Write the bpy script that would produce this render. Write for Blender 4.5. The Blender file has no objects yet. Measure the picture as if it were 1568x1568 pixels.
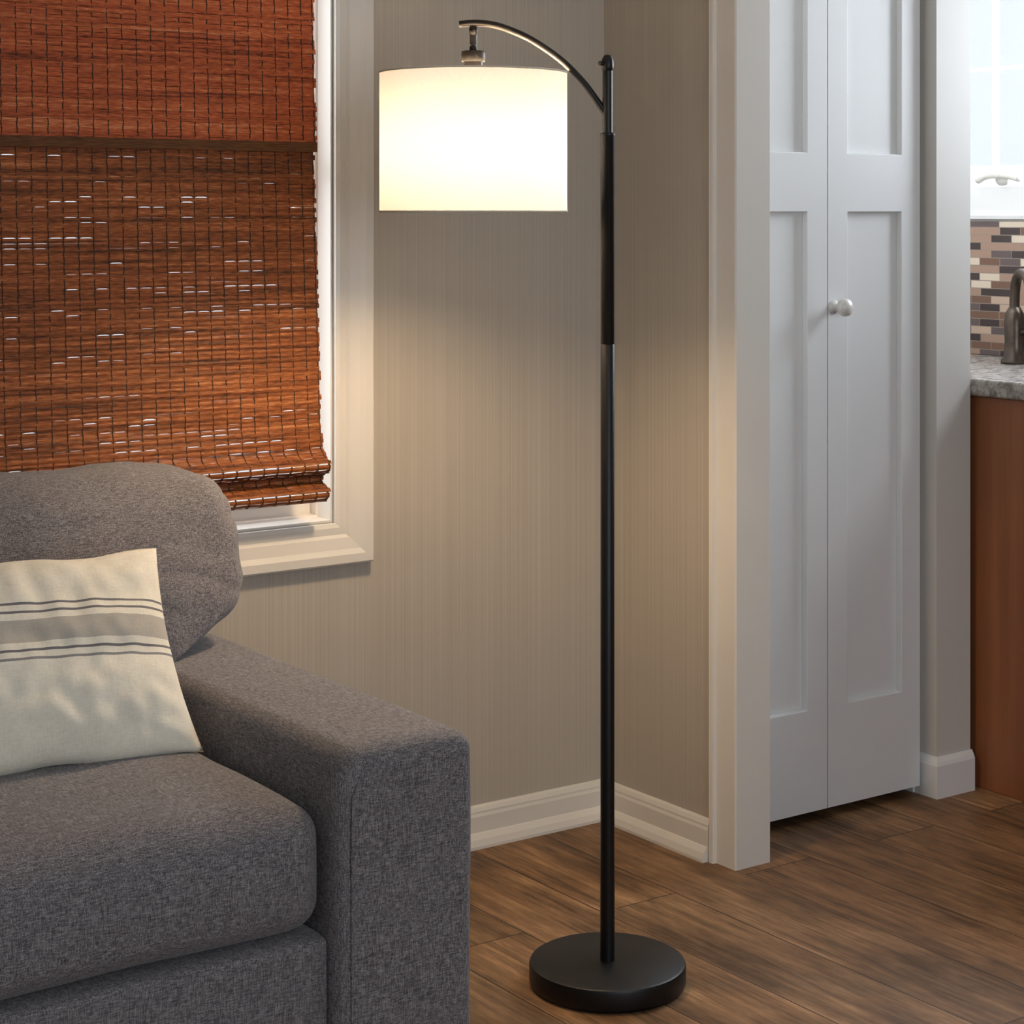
import bpy, bmesh, math, random
from mathutils import Vector, Matrix, noise
random.seed(7)
S = bpy.context.scene
try:
    S.view_settings.view_transform = 'Standard'
    S.view_settings.look = 'None'
except Exception as e:
    print(e)

# ------------------------------------------------------------ helpers
def link(o, parent=None):
    S.collection.objects.link(o)
    if parent: o.parent = parent
    return o

def empty(name, loc=(0, 0, 0)):
    e = bpy.data.objects.new(name, None); e.location = loc
    e.empty_display_size = 0.1
    S.collection.objects.link(e)
    return e

def obj_from_bm(name, bm, mat=None, parent=None, smooth=False, angle=None):
    me = bpy.data.meshes.new(name)
    bmesh.ops.recalc_face_normals(bm, faces=bm.faces)
    bm.to_mesh(me); bm.free()
    if mat: me.materials.append(mat)
    if smooth:
        for p in me.polygons: p.use_smooth = True
    if angle is not None:
        try: me.set_sharp_from_angle(angle=math.radians(angle))
        except Exception: pass
    o = bpy.data.objects.new(name, me)
    return link(o, parent)

def add_box(bm, lo, hi):
    r = bmesh.ops.create_cube(bm, size=1)
    for v in r['verts']:
        v.co = Vector([(lo[i] + hi[i]) / 2 + v.co[i] * (hi[i] - lo[i]) for i in range(3)])
    return r['verts']

def boxes(name, lst, mat, parent=None, bevel=0):
    bm = bmesh.new()
    for lo, hi in lst: add_box(bm, lo, hi)
    o = obj_from_bm(name, bm, mat, parent)
    if bevel:
        m = o.modifiers.new('bevel', 'BEVEL'); m.width = bevel; m.segments = 3
        m.limit_method = 'ANGLE'
        for p in o.data.polygons: p.use_smooth = True
        m.harden_normals = False
        wn = o.modifiers.new('wn', 'WEIGHTED_NORMAL'); wn.keep_sharp = False
    return o

def lathe(bm, prof, center=(0, 0, 0), n=64, axis='Z'):
    rings = []
    for r, z in prof:
        ring = []
        for i in range(n):
            a = 2 * math.pi * i / n
            c, s = math.cos(a) * r, math.sin(a) * r
            p = {'Z': (c, s, z), 'Y': (c, z, s), 'X': (z, c, s)}[axis]
            ring.append(bm.verts.new((center[0] + p[0], center[1] + p[1], center[2] + p[2])))
        rings.append(ring)
    for a, b in zip(rings, rings[1:]):
        for i in range(n):
            bm.faces.new((a[i], a[(i + 1) % n], b[(i + 1) % n], b[i]))
    if prof[0][0] > 1e-6: bm.faces.new(rings[0])
    if prof[-1][0] > 1e-6: bm.faces.new(rings[-1])
    bmesh.ops.remove_doubles(bm, verts=[v for r in rings for v in r], dist=1e-6)

def catmull(pts, sub=8):
    P = [Vector(p) for p in pts]; out = []
    P = [P[0] * 2 - P[1]] + P + [P[-1] * 2 - P[-2]]
    for i in range(1, len(P) - 2):
        for k in range(sub):
            t = k / sub
            a, b, c, d = P[i - 1], P[i], P[i + 1], P[i + 2]
            out.append(0.5 * ((2 * b) + (c - a) * t + (2 * a - 5 * b + 4 * c - d) * t * t + (3 * b - a - 3 * c + d) * t ** 3))
    out.append(P[-2])
    return out

def tube(bm, pts, rad, n=16, closed=False):
    pts = [Vector(p) for p in pts]; rings = []
    N = len(pts); up = Vector((0.123, 0.31, 0.94)).normalized()
    for i, p in enumerate(pts):
        if closed: t = (pts[(i + 1) % N] - pts[i - 1]).normalized()
        else: t = (pts[min(i + 1, N - 1)] - pts[max(i - 1, 0)]).normalized()
        a = t.cross(up)
        if a.length < 1e-3: a = t.cross(Vector((1, 0, 0)))
        a.normalize(); b = t.cross(a).normalized()
        r = rad[i] if isinstance(rad, (list, tuple)) else rad
        rings.append([bm.verts.new(p + a * math.cos(2 * math.pi * k / n) * r + b * math.sin(2 * math.pi * k / n) * r) for k in range(n)])
    rng = range(N) if closed else range(N - 1)
    for i in rng:
        A, B = rings[i], rings[(i + 1) % N]
        for k in range(n):
            bm.faces.new((A[k], A[(k + 1) % n], B[(k + 1) % n], B[k]))
    if not closed:
        bm.faces.new(rings[0]); bm.faces.new(rings[-1])

def ring_frame(bm, u0, u1, v0, v1, prof, mapf):
    """sweep a moulding profile [(outward, height)] round a rectangle with mitred corners"""
    cols = []
    for d, h in prof:
        cols.append([bm.verts.new(mapf(u, v, h)) for u, v in
                     ((u0 - d, v0 - d), (u1 + d, v0 - d), (u1 + d, v1 + d), (u0 - d, v1 + d))])
    for a, b in zip(cols, cols[1:]):
        for i in range(4):
            bm.faces.new((a[i], a[(i + 1) % 4], b[(i + 1) % 4], b[i]))

def rounded_box(half, r, n=22, fn=None):
    """subdivided rounded box, dense towards its edges"""
    bm = bmesh.new()
    vmap = {}
    def g(t):
        return math.sin(t * math.pi / 2) * 0.55 + t * 0.45
    def vert(p):
        key = tuple(round(c, 5) for c in p)
        if key not in vmap:
            q = Vector([p[i] * half[i] for i in range(3)])
            c = Vector([max(-(half[i] - r), min(half[i] - r, q[i])) for i in range(3)])
            d = q - c
            if d.length > 1e-9: q = c + d.normalized() * r
            if fn: q = fn(q)
            vmap[key] = bm.verts.new(q)
        return vmap[key]
    for ax in range(3):
        for s in (-1, 1):
            for i in range(n):
                for j in range(n):
                    quad = []
                    for a, b in ((i, j), (i + 1, j), (i + 1, j + 1), (i, j + 1)):
                        p = [0, 0, 0]; p[ax] = s
                        p[(ax + 1) % 3] = g(2 * a / n - 1); p[(ax + 2) % 3] = g(2 * b / n - 1)
                        quad.append(vert(p))
                    bm.faces.new(quad)
    return bm

# ------------------------------------------------------------ materials
def srgb(r, g, b):
    f = lambda c: (c / 255 / 12.92) if c / 255 <= 0.04045 else ((c / 255 + 0.055) / 1.055) ** 2.4
    return (f(r), f(g), f(b), 1)

class M:
    def __init__(s, name, base=(0.8, 0.8, 0.8, 1), rough=0.5, metal=0, spec=0.5):
        s.mat = bpy.data.materials.new(name); s.mat.use_nodes = True
        s.nt = s.mat.node_tree; s.b = s.nt.nodes['Principled BSDF']
        s.b.inputs['Base Color'].default_value = base
        s.b.inputs['Roughness'].default_value = rough
        s.b.inputs['Metallic'].default_value = metal
        s.b.inputs['Specular IOR Level'].default_value = spec
    def n(s, t, **kw):
        nd = s.nt.nodes.new(t)
        for k, v in kw.items(): setattr(nd, k, v)
        return nd
    def l(s, a, b): s.nt.links.new(a, b)
    def coord(s, scale=(1, 1, 1), kind='Object', rot=(0, 0, 0)):
        tc = s.n('ShaderNodeTexCoord'); mp = s.n('ShaderNodeMapping')
        mp.inputs['Scale'].default_value = scale; mp.inputs['Rotation'].default_value = rot
        s.l(tc.outputs[kind], mp.inputs['Vector']); return mp.outputs[0]
    def noise(s, scale=(1, 1, 1), detail=2, rough=0.5, vec=None):
        nz = s.n('ShaderNodeTexNoise'); nz.inputs['Scale'].default_value = 1
        nz.inputs['Detail'].default_value = detail; nz.inputs['Roughness'].default_value = rough
        s.l(vec if vec is not None else s.coord(scale), nz.inputs['Vector']); return nz.outputs['Fac']
    def ramp(s, fac, stops, interp='LINEAR'):
        r = s.n('ShaderNodeValToRGB'); r.color_ramp.interpolation = interp
        e = r.color_ramp.elements
        while len(e) < len(stops): e.new(0.5)
        for i, (p, c) in enumerate(stops): e[i].position = p; e[i].color = c
        s.l(fac, r.inputs[0]); return r.outputs[0]
    def math(s, op, a, b=None):
        m = s.n('ShaderNodeMath', operation=op)
        for i, v in enumerate((a, b)):
            if v is None: continue
            if isinstance(v, (int, float)): m.inputs[i].default_value = v
            else: s.l(v, m.inputs[i])
        return m.outputs[0]
    def mix(s, fac, a, b, blend='MIX'):
        m = s.n('ShaderNodeMix', data_type='RGBA', blend_type=blend)
        for k, v in ((0, fac), (6, a), (7, b)):
            if isinstance(v, (int, float)): m.inputs[k].default_value = v
            elif isinstance(v, tuple): m.inputs[k].default_value = v
            else: s.l(v, m.inputs[k])
        return m.outputs[2]
    def bump(s, h, strength=0.3, dist=0.001):
        b = s.n('ShaderNodeBump'); b.inputs['Strength'].default_value = strength
        b.inputs['Distance'].default_value = dist
        s.l(h, b.inputs['Height']); s.l(b.outputs[0], s.b.inputs['Normal'])
    def color(s, c): s.l(c, s.b.inputs['Base Color'])

def mk_wall():
    m = M('wallpaper_greige', rough=0.6, spec=0.25)
    a = m.noise((330, 330, 0.7), 1, 0.5)
    m.color(m.ramp(a, [(0.28, srgb(179, 171, 159)), (0.5, srgb(186, 179, 167)), (0.72, srgb(193, 186, 175))]))
    m.bump(a, 0.22, 0.0012)
    return m.mat
def mk_white(name, c=(222, 222, 220), rough=0.4):
    m = M(name, rough=rough)
    a = m.noise((3, 3, 3), 2)
    m.color(m.ramp(a, [(0.3, srgb(*[x - 5 for x in c])), (0.7, srgb(*c))]))
    m.bump(m.noise((220, 220, 220), 2), 0.06, 0.001)
    return m.mat
def mk_floor():
    m = M('wood_plank_floor', rough=0.52, spec=0.26)
    tc = m.n('ShaderNodeTexCoord'); sp = m.n('ShaderNodeSeparateXYZ'); cb = m.n('ShaderNodeCombineXYZ')
    m.l(tc.outputs['Object'], sp.inputs[0]); m.l(sp.outputs[1], cb.inputs[0]); m.l(sp.outputs[0], cb.inputs[1])
    br = m.n('ShaderNodeTexBrick'); br.offset = 0.37
    for k, v in (('Scale', 1), ('Mortar Size', 0.0012), ('Brick Width', 1.22), ('Row Height', 0.178), ('Mortar Smooth', 0.1)):
        br.inputs[k].default_value = v
    br.inputs['Color1'].default_value = (0, 0, 0, 1); br.inputs['Color2'].default_value = (1, 1, 1, 1)
    br.inputs['Mortar'].default_value = (0.5, 0.5, 0.5, 1)
    m.l(cb.outputs[0], br.inputs['Vector'])
    off = m.n('ShaderNodeVectorMath', operation='MULTIPLY_ADD')
    m.l(br.outputs['Color'], off.inputs[0]); off.inputs[1].default_value = (13, 7, 5); m.l(tc.outputs['Object'], off.inputs[2])
    def mp(sc):
        q = m.n('ShaderNodeMapping'); q.inputs['Scale'].default_value = sc; m.l(off.outputs[0], q.inputs[0]); return q.outputs[0]
    g1 = m.noise(vec=mp((60, 2.6, 1)), detail=5, rough=0.7)
    g2 = m.noise(vec=mp((8, 2.6, 1)), detail=5, rough=0.68)
    g3 = m.noise(vec=mp((190, 9, 1)), detail=2)
    s = m.math('ADD', m.math('MULTIPLY', g1, 0.38), m.math('MULTIPLY', g2, 0.62))
    c = m.ramp(s, [(0.36, srgb(56, 41, 29)), (0.45, srgb(106, 80, 56)), (0.53, srgb(142, 109, 78)), (0.63, srgb(190, 152, 112))])
    c = m.mix(0.26, c, m.ramp(g3, [(0.35, srgb(78, 58, 41)), (0.65, srgb(160, 128, 95))]))
    tone = m.ramp(br.outputs['Color'], [(0, (0.64, 0.65, 0.67, 1)), (0.35, (1.0, 0.91, 0.82, 1)), (0.65, (0.80, 0.79, 0.78, 1)), (1, (1.20, 1.14, 1.05, 1))])
    c = m.mix(1.0, c, tone, 'MULTIPLY')
    c = m.mix(br.outputs['Fac'], c, srgb(34, 23, 16))
    m.color(c)
    m.bump(m.math('SUBTRACT', s, m.math('MULTIPLY', br.outputs['Fac'], 0.6)), 0.25, 0.002)
    return m.mat
def mk_fabric(name, dark, mid, light):
    m = M(name, rough=0.95, spec=0.12)
    a = m.noise((90, 760, 760), 1); b = m.noise((760, 90, 760), 1); c = m.noise((760, 760, 90), 1)
    s = m.math('MULTIPLY', m.math('ADD', m.math('ADD', a, b), c), 0.3333)
    m.color(m.ramp(s, [(0.38, srgb(*dark)), (0.5, srgb(*mid)), (0.62, srgb(*light))]))
    m.b.inputs['Sheen Weight'].default_value = 0.12
    m.bump(s, 0.35, 0.0015)
    return m.mat

MAT_WALL = mk_wall()
MAT_TRIM = mk_white('painted_trim_white', (232, 228, 220), 0.35)
MAT_DOOR = mk_white('painted_door_white', (230, 230, 229), 0.4)
MAT_CEIL = mk_white('ceiling_paint', (225, 225, 222), 0.8)
MAT_PLAIN = mk_white('wall_paint_cool', (208, 204, 198), 0.6)
MAT_FLOOR = mk_floor()
MAT_FAB = mk_fabric('grey_woven_upholstery', (76, 73, 76), (116, 112, 114), (156, 152, 152))
mm = M('black_powder_coat', srgb(12, 12, 13), 0.42, 0.0, 0.4); mm.bump(mm.noise((900, 900, 900), 2), 0.05, 0.0005); MAT_BLACK = mm.mat
mm = M('satin_bronze_black', srgb(30, 26, 24), 0.38, 0.4); mm.color(mm.ramp(mm.noise((40, 40, 40)), [(0.3, srgb(20, 18, 17)), (0.7, srgb(30, 26, 24))])); MAT_BRONZE = mm.mat
mm = M('faucet_bronze', srgb(90, 80, 72), 0.32, 0.8); mm.color(mm.ramp(mm.noise((40, 40, 40)), [(0.3, srgb(74, 64, 58)), (0.7, srgb(94, 82, 72))])); MAT_FAUCET = mm.mat
mm = M('ivory_ceramic_knob', srgb(222, 219, 212), 0.3, 0.1); mm.color(mm.ramp(mm.noise((90, 90, 90)), [(0.3, srgb(214, 211, 204)), (0.7, srgb(226, 223, 217))])); MAT_NICKEL = mm.mat

# ------------------------------------------------------------ room shell
ZC = 2.44
boxes('floor', [((-4.1, -5.6, -0.1), (1.55, 0.85, 0))], MAT_FLOOR)
boxes('ceiling', [((-4.1, -5.6, ZC), (1.55, 0.85, ZC + 0.1))], MAT_CEIL)
WX0, WX1, WZ0, WZ1 = -1.62, -0.666, 0.689, 2.06
boxes('wall_left', [((-4.0, 0, 0), (WX0, 0.13, ZC)), ((WX1, 0, 0), (0.0, 0.13, ZC)),
                    ((WX0, 0, 0), (WX1, 0.13, WZ0)), ((WX0, 0, WZ1), (WX1, 0.13, ZC))], MAT_WALL)
boxes('wall_right', [((0.0, -0.400, 0), (0.082, 0.13, ZC))], MAT_WALL)
boxes('wall_closet', [((0.69, -0.315, 0), (0.800, 0.70, ZC)), ((0.0885, -0.315, 2.05), (0.69, -0.20, ZC))], MAT_PLAIN)
boxes('wall_rear', [((0.10, 0.70, 0), (1.52, 0.80, ZC)), ((0.0, 0.13, 0), (0.10, 0.80, ZC))], MAT_PLAIN)
KY0, KY1, KZ0, KZ1 = -1.0, 0.40, 1.365, 2.12
boxes('wall_kitchen', [((1.40, KY1, 0), (1.52, 0.70, ZC)), ((1.40, -5.5, 0), (1.52, KY0, ZC)),
                       ((1.40, KY0, 0), (1.52, KY1, KZ0)), ((1.40, KY0, KZ1), (1.52, KY1, ZC))], MAT_PLAIN)
boxes('wall_back', [((-4.1, -5.6, 0), (1.52, -5.5, ZC))], MAT_PLAIN)
boxes('wall_far_left', [((-4.1, -5.5, 0), (-4.0, 0.13, ZC))], MAT_PLAIN)

def baseboard(name, p0, p1, nrm, mat=MAT_TRIM, ends=(0, 0), h=0.084, shoe=True):
    prof = [(0, 0), (0.024, 0), (0.024, 0.006), (0.020, 0.018), (0.013, 0.028), (0.011, 0.030),
            (0.011, h - 0.022), (0.009, h - 0.016), (0.009, h - 0.012), (0.006, h - 0.004), (0.003, h), (0, h)]
    if not shoe: prof = [(0, 0), (0.013, 0), (0.013, h - 0.018), (0.010, h - 0.010), (0.004, h), (0, h)]
    bm = bmesh.new(); d = (Vector(p1) - Vector(p0)).normalized(); n = Vector(nrm)
    A = [bm.verts.new(Vector(p0) - d * ends[0] * a + n * a + Vector((0, 0, z))) for a, z in prof]
    B = [bm.verts.new(Vector(p1) + d * ends[1] * a + n * a + Vector((0, 0, z))) for a, z in prof]
    k = len(prof)
    for i in range(k): bm.faces.new((A[i], A[(i + 1) % k], B[(i + 1) % k], B[i]))
    bm.faces.new(A); bm.faces.new(B)
    return obj_from_bm(name, bm, mat)
baseboard('baseboard_left', (-3.99, -0.001, 0), (-0.001, -0.001, 0), (0, -1, 0), ends=(0, -1))
baseboard('baseboard_right', (-0.001, -0.001, 0), (-0.001, -0.351, 0), (-1, 0, 0), ends=(-1, 0))
baseboard('baseboard_closet', (0.69, -0.262, 0), (0.69, -0.316, 0), (-1, 0, 0), ends=(0, 1), shoe=False, mat=MAT_DOOR, h=0.09)
baseboard('baseboard_closet_front', (0.69, -0.316, 0), (0.800, -0.316, 0), (0, -1, 0), ends=(1, 0), shoe=False, mat=MAT_DOOR, h=0.09)

prof = [(0.0825, -0.4005), (0.0825, -0.30), (0.0925, -0.30), (0.0925, -0.421), (0.0895, -0.424), (0.001, -0.424), (-0.002, -0.421),
        (-0.002, -0.368), (-0.011, -0.366), (-0.012, -0.356), (-0.009, -0.352), (-0.0005, -0.352), (-0.0005, -0.4005)]
bm = bmesh.new()
A = [bm.verts.new((x, y, 0)) for x, y in prof]; B = [bm.verts.new((x, y, 2.43)) for x, y in prof]
for i in range(len(prof)): bm.faces.new((A[i], A[(i + 1) % len(prof)], B[(i + 1) % len(prof)], B[i]))
bm.faces.new(A); bm.faces.new(B)
obj_from_bm('trim_1', bm, MAT_TRIM)
boxes('trim_2', [((0.672, -0.262, 0.0), (0.6895, -0.225, 2.05)), ((0.113, -0.262, 2.035), (0.672, -0.225, 2.05))], MAT_DOOR, bevel=0.002)

# ------------------------------------------------------------ bifold closet door
door = empty('door_1')
def leaf(name, x0, x1):
    yf, yb, z0, z1 = -0.285, -0.255, 0.022, 2.03
    st = 0.057
    rails = [(z0, 0.238), (1.302, 1.425), (1.93, z1)]
    L = [((x0, yf, z0), (x0 + st, yb, z1)), ((x1 - st, yf, z0), (x1, yb, z1))]
    for a, b in rails: L.append(((x0 + st, yf, a), (x1 - st, yb, b)))
    L.append(((x0 + st, yf + 0.014, 0.238), (x1 - st, yb, 1.93)))
    bm = bmesh.new()
    for lo, hi in L: add_box(bm, lo, hi)
    for a, b in ((0.238, 1.302), (1.425, 1.93)):
        ring_frame(bm, x0 + st, x1 - st, a, b, [(0.0, 0.0), (-0.0015, 0.001), (-0.003, 0.0135)],
                   lambda u, v, h: (u, yf + h, v))
    return obj_from_bm(name, bm, MAT_DOOR, door)
leaf('leaf_left', 0.104, 0.3835)
leaf('leaf_right', 0.3865, 0.669)
bm = bmesh.new()
lathe(bm, [(0.0, 0.0), (0.014, 0.0), (0.015, -0.003), (0.008, -0.006), (0.0065, -0.016), (0.009, -0.022), (0.0165, -0.026),
           (0.0195, -0.033), (0.0185, -0.041), (0.013, -0.047), (0.0, -0.049)], (0.402, -0.285, 1.096), 32, 'Y')
obj_from_bm('knob', bm, MAT_NICKEL, door, smooth=True)

# ------------------------------------------------------------ left window
win = empty('window_1')
bm = bmesh.new()
fy = lambda u, v, h: (u, -h, v)
ring_frame(bm, WX0, WX1, WZ0, WZ1, [(-0.004, 0.0), (-0.004, 0.010), (0.004, 0.013), (0.018, 0.012), (0.024, 0.016), (0.046, 0.020),
                                    (0.056, 0.026), (0.072, 0.026), (0.076, 0.022), (0.076, 0.0005)], fy)
obj_from_bm('casing', bm, MAT_TRIM, win)
bm = bmesh.new()
ring_frame(bm, WX0, WX1, WZ0, WZ1, [(-0.0005, -0.004), (-0.0005, -0.126), (-0.014, -0.126), (-0.014, -0.052), (-0.010, -0.050), (-0.010, 0.0), (-0.0005, -0.004)], fy)
ring_frame(bm, WX0 + 0.014, WX1 - 0.014, WZ0 + 0.014, WZ1 - 0.014, [(-0.0, -0.075), (-0.03, -0.075), (-0.032, -0.078), (-0.032, -0.105), (0, -0.105)], fy)
obj_from_bm('sash_frame', bm, MAT_TRIM, win)
boxes('meeting_rail', [((WX0 + 0.046, 0.078, 1.36), (WX1 - 0.046, 0.105, 1.40))], MAT_TRIM, win)
g = bpy.data.materials.new('window_glass'); g.use_nodes = True
nt = g.node_tree; nt.nodes.clear()
o_ = nt.nodes.new('ShaderNodeOutputMaterial'); mx = nt.nodes.new('ShaderNodeMixShader'); tr = nt.nodes.new('ShaderNodeBsdfTransparent'); gl = nt.nodes.new('ShaderNodeBsdfGlossy')
gl.inputs['Roughness'].default_value = 0.02; mx.inputs[0].default_value = 0.05
nt.links.new(tr.outputs[0], mx.inputs[1]); nt.links.new(gl.outputs[0], mx.inputs[2]); nt.links.new(mx.outputs[0], o_.inputs[0])
boxes('glass', [((WX0 + 0.04, 0.090, WZ0 + 0.04), (WX1 - 0.04, 0.093, WZ1 - 0.04))], g, win)

# ------------------------------------------------------------ woven wood blind
def mk_bamboo(name, cols, tr=0.25):
    m = M(name, rough=0.5, spec=0.35)
    a = m.noise((2.0, 20, 110), 3, 0.7); b = m.noise((60, 10, 500), 2)
    s = m.math('ADD', m.math('MULTIPLY', a, 0.6), m.math('MULTIPLY', b, 0.4))
    c = m.ramp(s, [(p, srgb(*q)) for p, q in zip((0.36, 0.46, 0.56, 0.66), cols)])
    m.color(c)
    m.bump(b, 0.3, 0.001)
    t = m.n('ShaderNodeBsdfTranslucent'); m.l(m.mix(1.0, c, (1.0, 0.75, 0.55, 1), 'MULTIPLY'), t.inputs[0])
    x = m.n('ShaderNodeMixShader'); x.inputs[0].default_value = tr
    m.l(m.b.outputs[0], x.inputs[1]); m.l(t.outputs[0], x.inputs[2])
    m.l(x.outputs[0], m.nt.nodes['Material Output'].inputs[0])
    return m.mat
BAM_MAIN = mk_bamboo('woven_bamboo', ((74, 41, 22), (132, 76, 38), (164, 98, 53), (204, 142, 92)))
BAM_VAL_LIT = mk_bamboo('woven_bamboo_valance_lit', ((116, 54, 30), (188, 94, 54), (214, 116, 68), (238, 166, 116)), 0.3)  # redder than the panel; lamplight brightening is put into its colours
mm = M('dark_twine', srgb(52, 30, 18), 0.9); mm.color(mm.ramp(mm.noise((200, 200, 200)), [(0.3, srgb(46, 28, 18)), (0.7, srgb(74, 46, 29))])); MAT_TWINE = mm.mat
mm = M('valance_shadow_brown', srgb(70, 45, 25), 0.9); mm.color(mm.ramp(mm.noise((30, 30, 400)), [(0.35, srgb(78, 48, 26)), (0.65, srgb(112, 72, 40))])); MAT_VAL_SHADOW = mm.mat  # brown that paints the shadow at the valance's lower edge
blind = empty('bamboo_blind')
BX0, BX1 = -1.60, -0.7235
def resample(path, step):
    P = [Vector((0, p[0], p[1])) for p in path]; out = []
    L = [0]
    for a, b in zip(P, P[1:]): L.append(L[-1] + (b - a).length)
    k = 0; s = 0
    while s < L[-1]:
        while k < len(L) - 2 and L[k + 1] < s: k += 1
        t = (s - L[k]) / (L[k + 1] - L[k]); out.append((P[k].lerp(P[k + 1], t), (P[k + 1] - P[k]).normalized())); s += step
    return out
SP = 0.0285
def woven(name, path, mat, pitch=0.0092, rowp=0.5, thr=0.05):
    st = resample(path, pitch); bm = bmesh.new()
    xs = []; x = BX1
    while x > BX0: xs.append(x); x -= SP / 4
    for i, (c, t) in enumerate(st):
        nrm = Vector((1, 0, 0)).cross(t).normalized()
        off = nrm * random.uniform(-.0006, .0006)
        hw = pitch * 0.52
        dx = random.uniform(-0.003, 0.003)
        prev = None
        rowgap = random.random() < rowp
        phase = random.uniform(0, 10); size = random.uniform(0.10, 0.22)
        cut = 0
        for j, x in enumerate(xs):
            if j % 4 == 1:
                on = rowgap and noise.noise(Vector((j * 0.06 + phase, i * 3.1, 0))) > thr and random.random() < 0.6
                cut = pitch * (size + random.uniform(-0.04, 0.04)) if on else 0
            cc = cut if j % 4 != 0 else 0
            xx = x + (dx if j == 0 else 0)
            wob = noise.noise(Vector((x * 6, i * 1.7, 2))) * 0.0006
            wv = 0.0003 * math.cos(math.pi * (j / 4 + i))
            o2 = off + nrm * wv
            e = nrm * -0.0016
            a = c + Vector((xx, 0, 0)) + o2 + e - t * (hw + wob)
            b = c + Vector((xx, 0, 0)) + o2 + e + t * (hw - cc + wob)
            mid = (a + b) / 2 - e
            mb_ = (a + b) / 2 - nrm * 0.0008
            q = [bm.verts.new(p) for p in (a, mid, b, mb_)]
            if prev:
                for k in range(4): bm.faces.new((prev[k], prev[(k + 1) % 4], q[(k + 1) % 4], q[k]))
            else: bm.faces.new(q)
            prev = q
        bm.faces.new(prev)
    obj_from_bm(name, bm, mat, blind)
    bm = bmesh.new(); k = 0
    for x in xs[0::4][0:]:
        x = x - 0.0 if k else x - 0.004
        prev = None
        fine = resample(path, pitch / 2)
        for i, (c, t) in enumerate(fine):
            nrm = Vector((1, 0, 0)).cross(t).normalized()
            w = 0.0009
            sgn = 0.0018 + 0.0010 * math.sin(math.pi * (i + k % 2 * 2) / 2)
            p = c + Vector((x + 0.0006 * math.sin(i * 1.3 + k), 0, 0))
            q = [bm.verts.new(p + Vector((sx * w, 0, 0)) + nrm * sy) for sx, sy in ((-1, sgn), (1, sgn), (1, -0.0025), (-1, -0.0025))]
            if prev:
                for m_ in range(4): bm.faces.new((prev[m_], prev[(m_ + 1) % 4], q[(m_ + 1) % 4], q[m_]))
            prev = q
        k += 1
    obj_from_bm(name + '_twine', bm, MAT_TWINE, blind)
main = [(0.015, 2.02), (-0.045, 0.90), (-0.052, 0.845)]
fold = [(p.y, p.z) for p in catmull([(0, -0.052, 0.845), (0, -0.066, 0.832), (0, -0.084, 0.822), (0, -0.080, 0.808), (0, -0.060, 0.800),
                                     (0, -0.050, 0.795), (0, -0.052, 0.783), (0, -0.068, 0.776), (0, -0.079, 0.766), (0, -0.072, 0.752), (0, -0.052, 0.748)], 6)]
woven('woven_panel', main + fold[1:], BAM_MAIN)
woven('valance', [(-0.001, 2.04), (-0.0265, 1.425)], BAM_VAL_LIT, rowp=0.9, thr=-0.25)
boxes('headrail', [((BX0, 0.004, 2.02), (BX1, 0.035, 2.045))], MAT_TWINE, blind)
boxes('valance_shadow_strip', [((BX0, -0.0305, 1.415), (BX1 + 0.001, -0.0282, 1.434))], MAT_VAL_SHADOW, blind)  # added dark strip standing in for the valance's shadow

# ------------------------------------------------------------ floor lamp
lamp = empty('floor_lamp', (-0.556, -0.7225, 0))
D = Vector((-0.8166, 0.5772, 0))
bm = bmesh.new()
lathe(bm, [(0, 0.0), (0.126, 0.0), (0.130, 0.003), (0.132, 0.008), (0.132, 0.034), (0.1305, 0.038), (0.127, 0.040), (0, 0.040)], n=128)
obj_from_bm('base', bm, MAT_BLACK, lamp, smooth=True, angle=35)
bm = bmesh.new()
lathe(bm, [(0.0124, 0.040), (0.0118, 0.30), (0.0118, 1.076), (0.0112, 1.077), (0.0118, 1.078), (0.0118, 1.426), (0.0125, 1.427), (0.0125, 1.432), (0.0085, 1.434),
           (0.0085, 1.538), (0.0100, 1.540), (0.0105, 1.548), (0.0098, 1.557), (0.006, 1.564), (0, 1.566)], n=40)
lathe(bm, [(0.0, -0.018), (0.004, -0.017), (0.004, 0.0)], (0, 0, 1.550), 16, 'X')
obj_from_bm('pole', bm, MAT_BLACK, lamp, smooth=True, angle=35)
bm = bmesh.new()
arm = [(.250, 1.6165), (.222, 1.6185), (.190, 1.615), (.155, 1.603), (.121, 1.586), (.077, 1.555), (.041, 1.519), (.018, 1.488), (.002, 1.464)]
tube(bm, catmull([D * s + Vector((0, 0, z)) for s, z in arm], 8), 0.0058, 16)
hub = D * 0.226
tube(bm, [hub + Vector((0, 0, z)) for z in (1.545, 1.6185)], 0.0042, 16)
lathe(bm, [(0, 1.598), (0.005, 1.598), (0.0075, 1.603), (0.0075, 1.609), (0.005, 1.613), (0, 1.613)], hub, 24)
lathe(bm, [(0, 1.582), (0.0062, 1.582), (0.0062, 1.598), (0, 1.598)], hub, 24)
lathe(bm, [(0, 1.553), (0.0195, 1.553), (0.0205, 1.555), (0.0205, 1.569), (0.0195, 1.571), (0.007, 1.572), (0.006, 1.580), (0, 1.580)], hub, 40)
lathe(bm, [(0, 1.47), (0.0165, 1.47), (0.0165, 1.555), (0, 1.555)], hub, 32)
obj_from_bm('arm', bm, MAT_BRONZE, lamp, smooth=True, angle=40)
m = bpy.data.materials.new('linen_shade'); m.use_nodes = True; nt = m.node_tree; nt.nodes.clear()
o_ = nt.nodes.new('ShaderNodeOutputMaterial'); mx = nt.nodes.new('ShaderNodeMixShader'); mx.inputs[0].default_value = 0.086
df = nt.nodes.new('ShaderNodeBsdfDiffuse'); tl = nt.nodes.new('ShaderNodeBsdfTranslucent')
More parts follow.
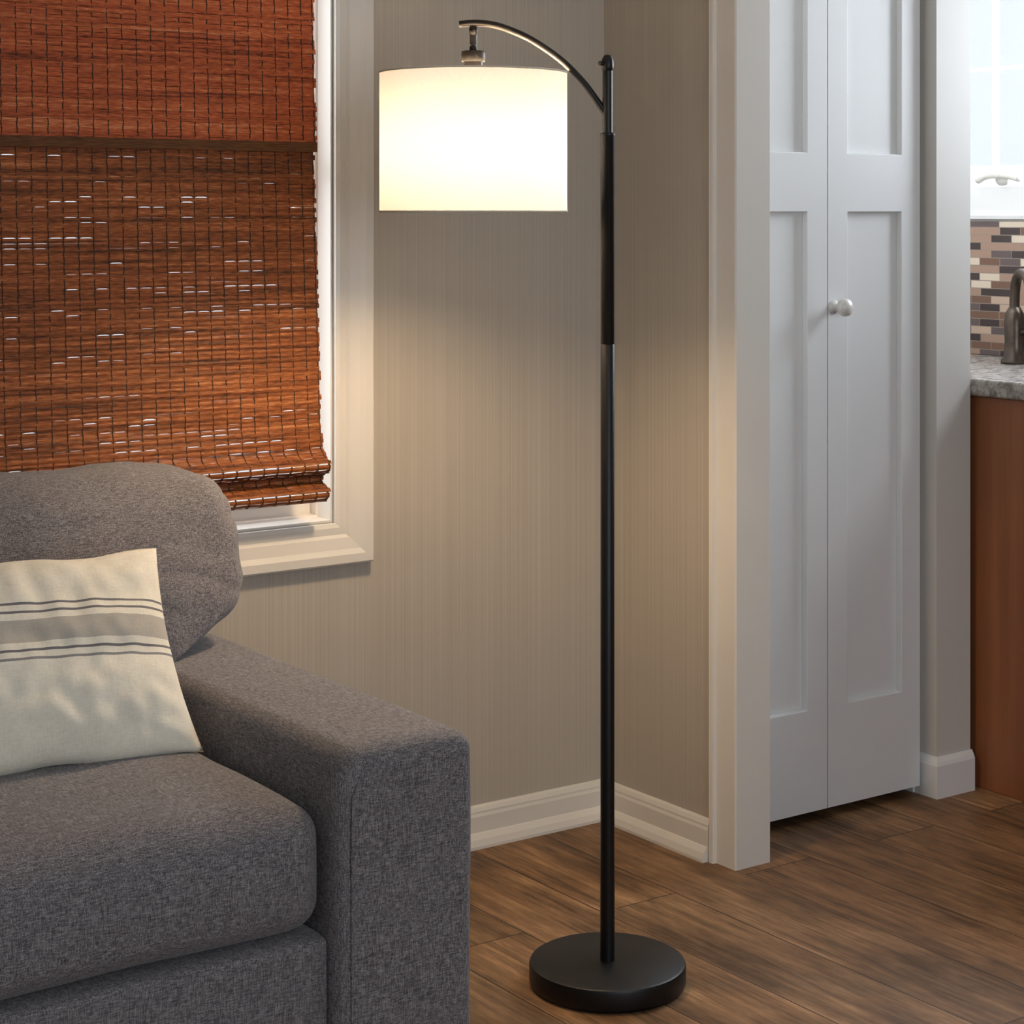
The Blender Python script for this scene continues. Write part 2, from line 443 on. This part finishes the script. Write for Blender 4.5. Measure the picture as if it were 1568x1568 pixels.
tc = nt.nodes.new('ShaderNodeTexCoord'); mp = nt.nodes.new('ShaderNodeMapping'); mp.inputs['Scale'].default_value = (500, 500, 120)
nz = nt.nodes.new('ShaderNodeTexNoise'); nz.inputs['Scale'].default_value = 1; rp = nt.nodes.new('ShaderNodeValToRGB')
rp.color_ramp.elements[0].color = (0.74, 0.74, 0.74, 1); rp.color_ramp.elements[1].color = (0.84, 0.84, 0.85, 1)
for a, b in ((tc.outputs['Object'], mp.inputs[0]), (mp.outputs[0], nz.inputs['Vector']), (nz.outputs['Fac'], rp.inputs[0]), (rp.outputs[0], df.inputs[0]), (rp.outputs[0], tl.inputs[0]),
             (df.outputs[0], mx.inputs[1]), (tl.outputs[0], mx.inputs[2]), (mx.outputs[0], o_.inputs[0])): nt.links.new(a, b)
MAT_SHADE = m
bm = bmesh.new(); n = 128
rr = [[bm.verts.new((hub.x + r * math.cos(2 * math.pi * i / n), hub.y + r * math.sin(2 * math.pi * i / n), z)) for i in range(n)] for r, z in ((0.158, 1.300), (0.158, 1.535))]
for i in range(n): bm.faces.new((rr[0][i], rr[0][(i + 1) % n], rr[1][(i + 1) % n], rr[1][i]))
obj_from_bm('shade', bm, MAT_SHADE, lamp, smooth=True)
mm = M('shade_trim', srgb(225, 215, 198), 0.8); mm.color(mm.ramp(mm.noise((300, 300, 300)), [(0.3, srgb(215, 205, 188)), (0.7, srgb(230, 222, 206))])); MAT_ST = mm.mat
bm = bmesh.new()
for z in (1.301, 1.534):
    tube(bm, [(hub.x + 0.158 * math.cos(2 * math.pi * i / 96), hub.y + 0.158 * math.sin(2 * math.pi * i / 96), z) for i in range(96)], 0.0016, 8, closed=True)
for k in range(3):
    a = 2 * math.pi * k / 3 + 0.4; d = Vector((math.cos(a), math.sin(a), 0))
    tube(bm, [hub + d * 0.016 + Vector((0, 0, 1.505)), hub + d * 0.157 + Vector((0, 0, 1.532))], 0.0014, 8)
obj_from_bm('shade_wire', bm, MAT_ST, lamp, smooth=True)
bm = bmesh.new()
lathe(bm, [(0, 1.352), (0.016, 1.355), (0.030, 1.367), (0.036, 1.387), (0.032, 1.410), (0.020, 1.438), (0.013, 1.470), (0, 1.470)], hub, 20)
mb = bpy.data.materials.new('bulb_glow'); mb.use_nodes = True; b = mb.node_tree.nodes['Principled BSDF']
b.inputs['Emission Color'].default_value = (1, 0.72, 0.44, 1); b.inputs['Emission Strength'].default_value = 345
obj_from_bm('bulb', bm, mb, lamp, smooth=True)

# ------------------------------------------------------------ sofa
sofa = empty('sofa')
AX0, AX1, AYF, AYB, AZ = -1.327, -1.111, -1.150, -0.10, 0.602
def rb(name, lo, hi, r, mat=MAT_FAB, parent=sofa, n=22, fn=None, off=0):
    half = [(hi[i] - lo[i]) / 2 for i in range(3)]; c = Vector([(hi[i] + lo[i]) / 2 for i in range(3)])
    def f(q):
        if fn: return fn(q, half) + c
        return q + c
    return obj_from_bm(name, rounded_box(half, r, n, f), mat, parent, smooth=True)
def arm_fn(sgn):
    def f(q, h):
        q = q.copy()
        if q.z > 0:
            q.z += 0.005 * math.cos(q.x / h[0] * 1.4)
        k = max(0, (q.z - (h[2] - 0.07)) / 0.07); u = max(0, sgn * q.x / h[0])
        q.x -= sgn * 0.014 * k * k * u
        q += noise.noise_vector(Vector(q) * 8) * 0.0015
        return q
    return f
rb('arm_right', (AX0, AYF, 0.07), (AX1, AYB, AZ), 0.027, fn=arm_fn(-1), n=36)
rb('arm_left', (-3.35, AYF, 0.07), (-3.135, AYB, AZ), 0.027, fn=arm_fn(1), n=36)
bm = bmesh.new()
tube(bm, catmull([(AX0 + 0.020, AYF - 0.0004, 0.09), (AX0 + 0.020, AYF - 0.0004, 0.50), (AX0 + 0.024, AYF - 0.0004, 0.55), (AX0 + 0.034, AYF + 0.0006, 0.574), (AX0 + 0.040, AYF + 0.008, 0.595)], 6), 0.0016, 8)
obj_from_bm('piping', bm, MAT_FAB, sofa, smooth=True)
rb('base_frame', (-3.133, -1.132, 0.08), (-1.329, -0.12, 0.369), 0.012)
rb('back_frame', (-3.133, -0.27, 0.30), (-1.15, -0.095, 0.735), 0.04)
bm = bmesh.new()
for x in (-3.28, -1.22):
    for y in (-1.08, -0.2):
        lathe(bm, [(0, 0), (0.018, 0), (0.026, 0.075), (0, 0.075)], (x, y, 0), 24)
obj_from_bm('feet', bm, MAT_BRONZE, sofa, smooth=True, angle=40)
def seat_fn(q, h):
    q = q.copy(); u, v = q.x / h[0], q.y / h[1]
    cr = max(0, (1 - u ** 6)) * max(0, (1 - v ** 6))
    if q.z > 0: q.z += 0.016 * cr + 0.003 * noise.noise(Vector((q.x * 4, q.y * 4, 0)))
    if q.y < 0: q.y -= 0.014 * (1 - abs(q.z / h[2]) ** 2) * (1 - abs(u) ** 8)
    q += noise.noise_vector(Vector(q) * 9) * 0.003
    return q
rb('seat_cushion_right', (-2.232, -1.128, 0.373), (-1.331, -0.33, 0.535), 0.040, fn=seat_fn, n=36)
rb('seat_cushion_left', (-3.130, -1.128, 0.373), (-2.238, -0.33, 0.535), 0.040, fn=seat_fn, n=36)
def back_fn(sgn):
    def f(q, h):
        q = q.copy(); u, w = q.x / h[0], q.z / h[2]
        q.y *= 1 + 0.25 * (1 - w * w) * (1 - u ** 4)
        q.z += 0.004 * (1 - u * u) * (1 if q.z > 0 else 0)
        s = max(0, sgn * u)
        low = max(0, -w)
        q.x -= sgn * 0.25 * min(1, low * 1.25) ** 2.1 * s ** 3
        q.x -= sgn * 0.02 * max(0, w - 0.5) * s ** 3
        q.z -= 0.006 * max(0, w) * s ** 8
        q.y += 0.40 * (q.z + h[2]) - 0.02
        q += noise.noise_vector(Vector(q) * 7) * 0.008
        rid = noise.noise(Vector((q.x * 9, q.y * 6, q.z * 22)))
        q -= Vector((0.004 * sgn, -0.006, 0)) * (1 - abs(rid)) ** 5 * s
        q += noise.noise_vector(Vector((q.x * 24, q.y * 12, q.z * 12))) * 0.0035
        return q
    return f
rb('back_cushion_right', (-2.20, -0.555, 0.545), (-1.106, -0.355, 0.880), 0.056, fn=back_fn(1), n=56)
rb('back_cushion_left', (-3.36, -0.555, 0.545), (-2.24, -0.355, 0.880), 0.056, fn=back_fn(-1), n=40)

# ------------------------------------------------------------ throw pillow
m = M('striped_cotton', rough=0.9, spec=0.1)
tc = m.n('ShaderNodeTexCoord'); sp = m.n('ShaderNodeSeparateXYZ'); m.l(tc.outputs['Object'], sp.inputs[0])
v = m.math('ADD', m.math('DIVIDE', sp.outputs[1], 0.316), 0.5)
cream = srgb(244, 236, 218); gry = srgb(124, 121, 122); lg = srgb(192, 185, 173)
stops = [(0, cream), (0.440, srgb(150, 147, 146)), (0.452, cream), (0.478, gry), (0.492, cream), (0.522, lg), (0.628, cream), (0.658, gry), (0.671, cream), (0.697, gry), (0.710, cream)]
c = m.ramp(v, stops, 'CONSTANT')
wv = m.noise((700, 90, 90), 2); wv2 = m.noise((90, 700, 90), 2)
w = m.math('MULTIPLY', m.math('ADD', wv, wv2), 0.5)
m.color(m.mix(1.0, c, m.ramp(w, [(0.35, (0.88, 0.88, 0.88, 1)), (0.6, (1, 1, 1, 1))]), 'MULTIPLY'))
m.bump(w, 0.3, 0.001)
bm = bmesh.new(); nu, nv = 72, 56; W, H, T = 0.262, 0.158, 0.060
def pil(u, v, s):
    e = (1 - abs(u) ** 2.6) * (1 - abs(v) ** 2.6)
    t = T * max(0, e) ** 0.55
    x = W * u * (1 - 0.055 * (1 - v * v)); y = H * v * (1 - 0.05 * (1 - u * u))
    y += 0.003 * math.sin(u * 9) * abs(v) ** 3
    wr = 0.006 * noise.noise(Vector((u * 3, v * 3, s * 2))) + 0.0045 * noise.noise(Vector((u * 9, v * 5, s * 5)))
    # gathers radiating from the corners
    ang = math.atan2(1 - abs(v), 1 - abs(u)); rad = math.hypot(1 - abs(u), 1 - abs(v))
    wr += 0.0025 * math.sin(ang * 9) * max(0, 1 - rad / 0.6)
    return Vector((x, y, s * t + wr * min(1, e * 4)))
for s in (1, -1):
    G = [[bm.verts.new(pil(2 * i / nu - 1, 2 * j / nv - 1, s)) for j in range(nv + 1)] for i in range(nu + 1)]
    for i in range(nu):
        for j in range(nv): bm.faces.new((G[i][j], G[i + 1][j], G[i + 1][j + 1], G[i][j + 1]))
bmesh.ops.remove_doubles(bm, verts=bm.verts, dist=1e-5)
pillow = obj_from_bm('throw_pillow', bm, m.mat, smooth=True)
up = Vector((0.03, 0.56, 0.83)).normalized(); rt = Vector((1, 0.0, -0.03)); rt = (rt - up * rt.dot(up)).normalized(); nr = rt.cross(up)
mw = Matrix((rt, up, nr)).transposed().to_4x4(); mw.translation = Vector((-1.610, -0.729, 0.677))
pillow.matrix_world = mw

# ------------------------------------------------------------ kitchen
kc = empty('kitchen_cabinet')
m = M('cherry_cabinet', rough=0.45); a = m.noise((30, 30, 1.5), 4, 0.6)
m.color(m.ramp(a, [(0.3, srgb(128, 78, 48)), (0.7, srgb(150, 95, 60))])); MAT_CAB = m.mat
boxes('carcass', [((0.822, -1.70, 0.0), (1.399, 0.695, 0.884)), ((0.818, -1.70, 0.0), (0.822, -1.10, 0.884))], MAT_CAB, kc, bevel=0.002)
m = M('granite_laminate', rough=0.25)
a = m.noise((38, 38, 38), 6, 0.75); m.color(m.ramp(a, [(0.3, srgb(80, 76, 72)), (0.48, srgb(142, 136, 130)), (0.6, srgb(186, 180, 172)), (0.75, srgb(106, 98, 92))])); MAT_GR = m.mat
boxes('countertop', [((0.804, -1.72, 0.885), (1.387, 0.695, 0.925))], MAT_GR, kc, bevel=0.008)
m = M('mosaic_tile', rough=0.2)
tc = m.n('ShaderNodeTexCoord'); sp = m.n('ShaderNodeSeparateXYZ'); cb = m.n('ShaderNodeCombineXYZ')
m.l(tc.outputs['Object'], sp.inputs[0]); m.l(sp.outputs[1], cb.inputs[0]); m.l(sp.outputs[2], cb.inputs[1])
br = m.n('ShaderNodeTexBrick'); br.offset = 0.43; br.squash = 1.6; br.squash_frequency = 3
for k, v_ in (('Scale', 1), ('Mortar Size', 0.0010), ('Brick Width', 0.068), ('Row Height', 0.020)): br.inputs[k].default_value = v_
br.inputs['Color1'].default_value = (0, 0, 0, 1); br.inputs['Color2'].default_value = (1, 1, 1, 1); br.inputs['Mortar'].default_value = (.5, .5, .5, 1)
m.l(cb.outputs[0], br.inputs['Vector'])
c = m.ramp(br.outputs['Color'], [(0, srgb(62, 50, 48)), (0.22, srgb(160, 130, 112)), (0.40, srgb(96, 82, 80)), (0.52, srgb(210, 194, 174)), (0.68, srgb(114, 84, 68)), (0.82, srgb(186, 160, 140))], 'CONSTANT')
m.color(m.mix(br.outputs['Fac'], c, srgb(140, 128, 116)))
boxes('backsplash', [((1.388, -1.72, 0.926), (1.3995, 0.695, 1.275))], m.mat)
w2 = empty('window_2')
fx = lambda u, v, h: (1.40 - h, u, v)
bm = bmesh.new()
ring_frame(bm, KY0, KY1, KZ0, KZ1, [(-0.004, 0), (-0.004, 0.012), (0.0, 0.014), (0.06, 0.018), (0.075, 0.022), (0.083, 0.020), (0.083, 0.0005)], fx)
ring_frame(bm, KY0, KY1, KZ0, KZ1, [(-0.0005, -0.002), (-0.0005, -0.115), (-0.012, -0.115), (-0.012, -0.002), (-0.0005, -0.002)], fx)
ring_frame(bm, KY0 + .012, KY1 - .012, KZ0 + .012, KZ1 - .012, [(0, -0.03), (-0.042, -0.03), (-0.046, -0.034), (-0.046, -0.06), (0, -0.06)], fx)
obj_from_bm('casing', bm, MAT_DOOR, w2)
boxes('muntins', [((1.435, y - .004, KZ0 + .05), (1.455, y + .004, KZ1 - .05)) for y in (0.17, -0.18, -0.53)] +
      [((1.436, KY0 + .05, z - .004), (1.454, KY1 - .05, z + .004)) for z in (1.68,)], MAT_DOOR, w2)
bm = bmesh.new()
lathe(bm, [(0, 0), (0.020, 0), (0.020, -0.010), (0, -0.012)], (1.378, 0.085, 1.388), 20, 'X')
tube(bm, catmull([(1.364, 0.16, 1.382), (1.360, 0.125, 1.394), (1.358, 0.07, 1.395), (1.360, 0.02, 1.386)], 6), 0.009, 10)
obj_from_bm('crank_latch', bm, MAT_NICKEL, w2, smooth=True)
boxes('glass', [((1.443, KY0 + .04, KZ0 + .04), (1.446, KY1 - .04, KZ1 - .04))], g, w2)
bm = bmesh.new()
F = Vector((1.22, -0.085, 0.925))
lathe(bm, [(0, 0), (0.034, 0), (0.034, 0.006), (0.028, 0.014), (0.024, 0.05), (0.026, 0.10), (0.022, 0.125), (0.014, 0.14), (0, 0.142)], F, 32)
tube(bm, catmull([F + Vector(p) for p in ((0, 0, 0.10), (0, 0, 0.16), (-0.010, -0.014, 0.205), (-0.035, -0.05, 0.225), (-0.06, -0.09, 0.215), (-0.075, -0.115, 0.175), (-0.078, -0.12, 0.14))], 6), 0.0125, 16)
tube(bm, catmull([F + Vector(p) for p in ((0, -0.01, 0.075), (0.0, -0.045, 0.085), (0.0, -0.075, 0.11))], 6), 0.008, 12)
obj_from_bm('kitchen_faucet', bm, MAT_FAUCET, smooth=True)

# ------------------------------------------------------------ lights
def area(name, loc, rot, sx, sy, e, col):
    l = bpy.data.lights.new(name, 'AREA'); l.shape = 'RECTANGLE'; l.size = sx; l.size_y = sy; l.energy = e; l.color = col
    o = bpy.data.objects.new(name, l); o.location = loc; o.rotation_euler = rot; link(o); return o
R = math.radians
area('kitchen_window_daylight', (1.60, -0.30, 1.75), (0, R(90), 0), 0.8, 1.4, 64, (0.82, 0.90, 1.0))
area('living_window_daylight', (-1.14, 0.30, 1.45), (R(-90), 0, 0), 1.0, 1.4, 14, (0.95, 0.97, 1.0))
area('rear_fill_light', (-1.6, -5.45, 1.5), (R(90), 0, 0), 2.6, 1.5, 48, (0.83, 0.91, 1.0))  # added cool fill behind the camera; the back wall has no opening

w = bpy.data.worlds.new('overcast_sky'); S.world = w; w.use_nodes = True
w.node_tree.nodes['Background'].inputs[0].default_value = (0.84, 0.92, 1.0, 1)
w.node_tree.nodes['Background'].inputs[1].default_value = 1.05

# ------------------------------------------------------------ camera
cd = bpy.data.cameras.new('camera'); cam = bpy.data.objects.new('camera', cd); link(cam)
cam.location = (-2.595, -3.3285, 1.30); cam.rotation_euler = (R(90), 0, -math.atan2(0.5772, 0.8166))
cd.sensor_width = 36; cd.lens = 3700 / 1932 * 36; cd.shift_y = -(966 - 400) / 1932
cd.clip_start = 0.05
S.camera = cam
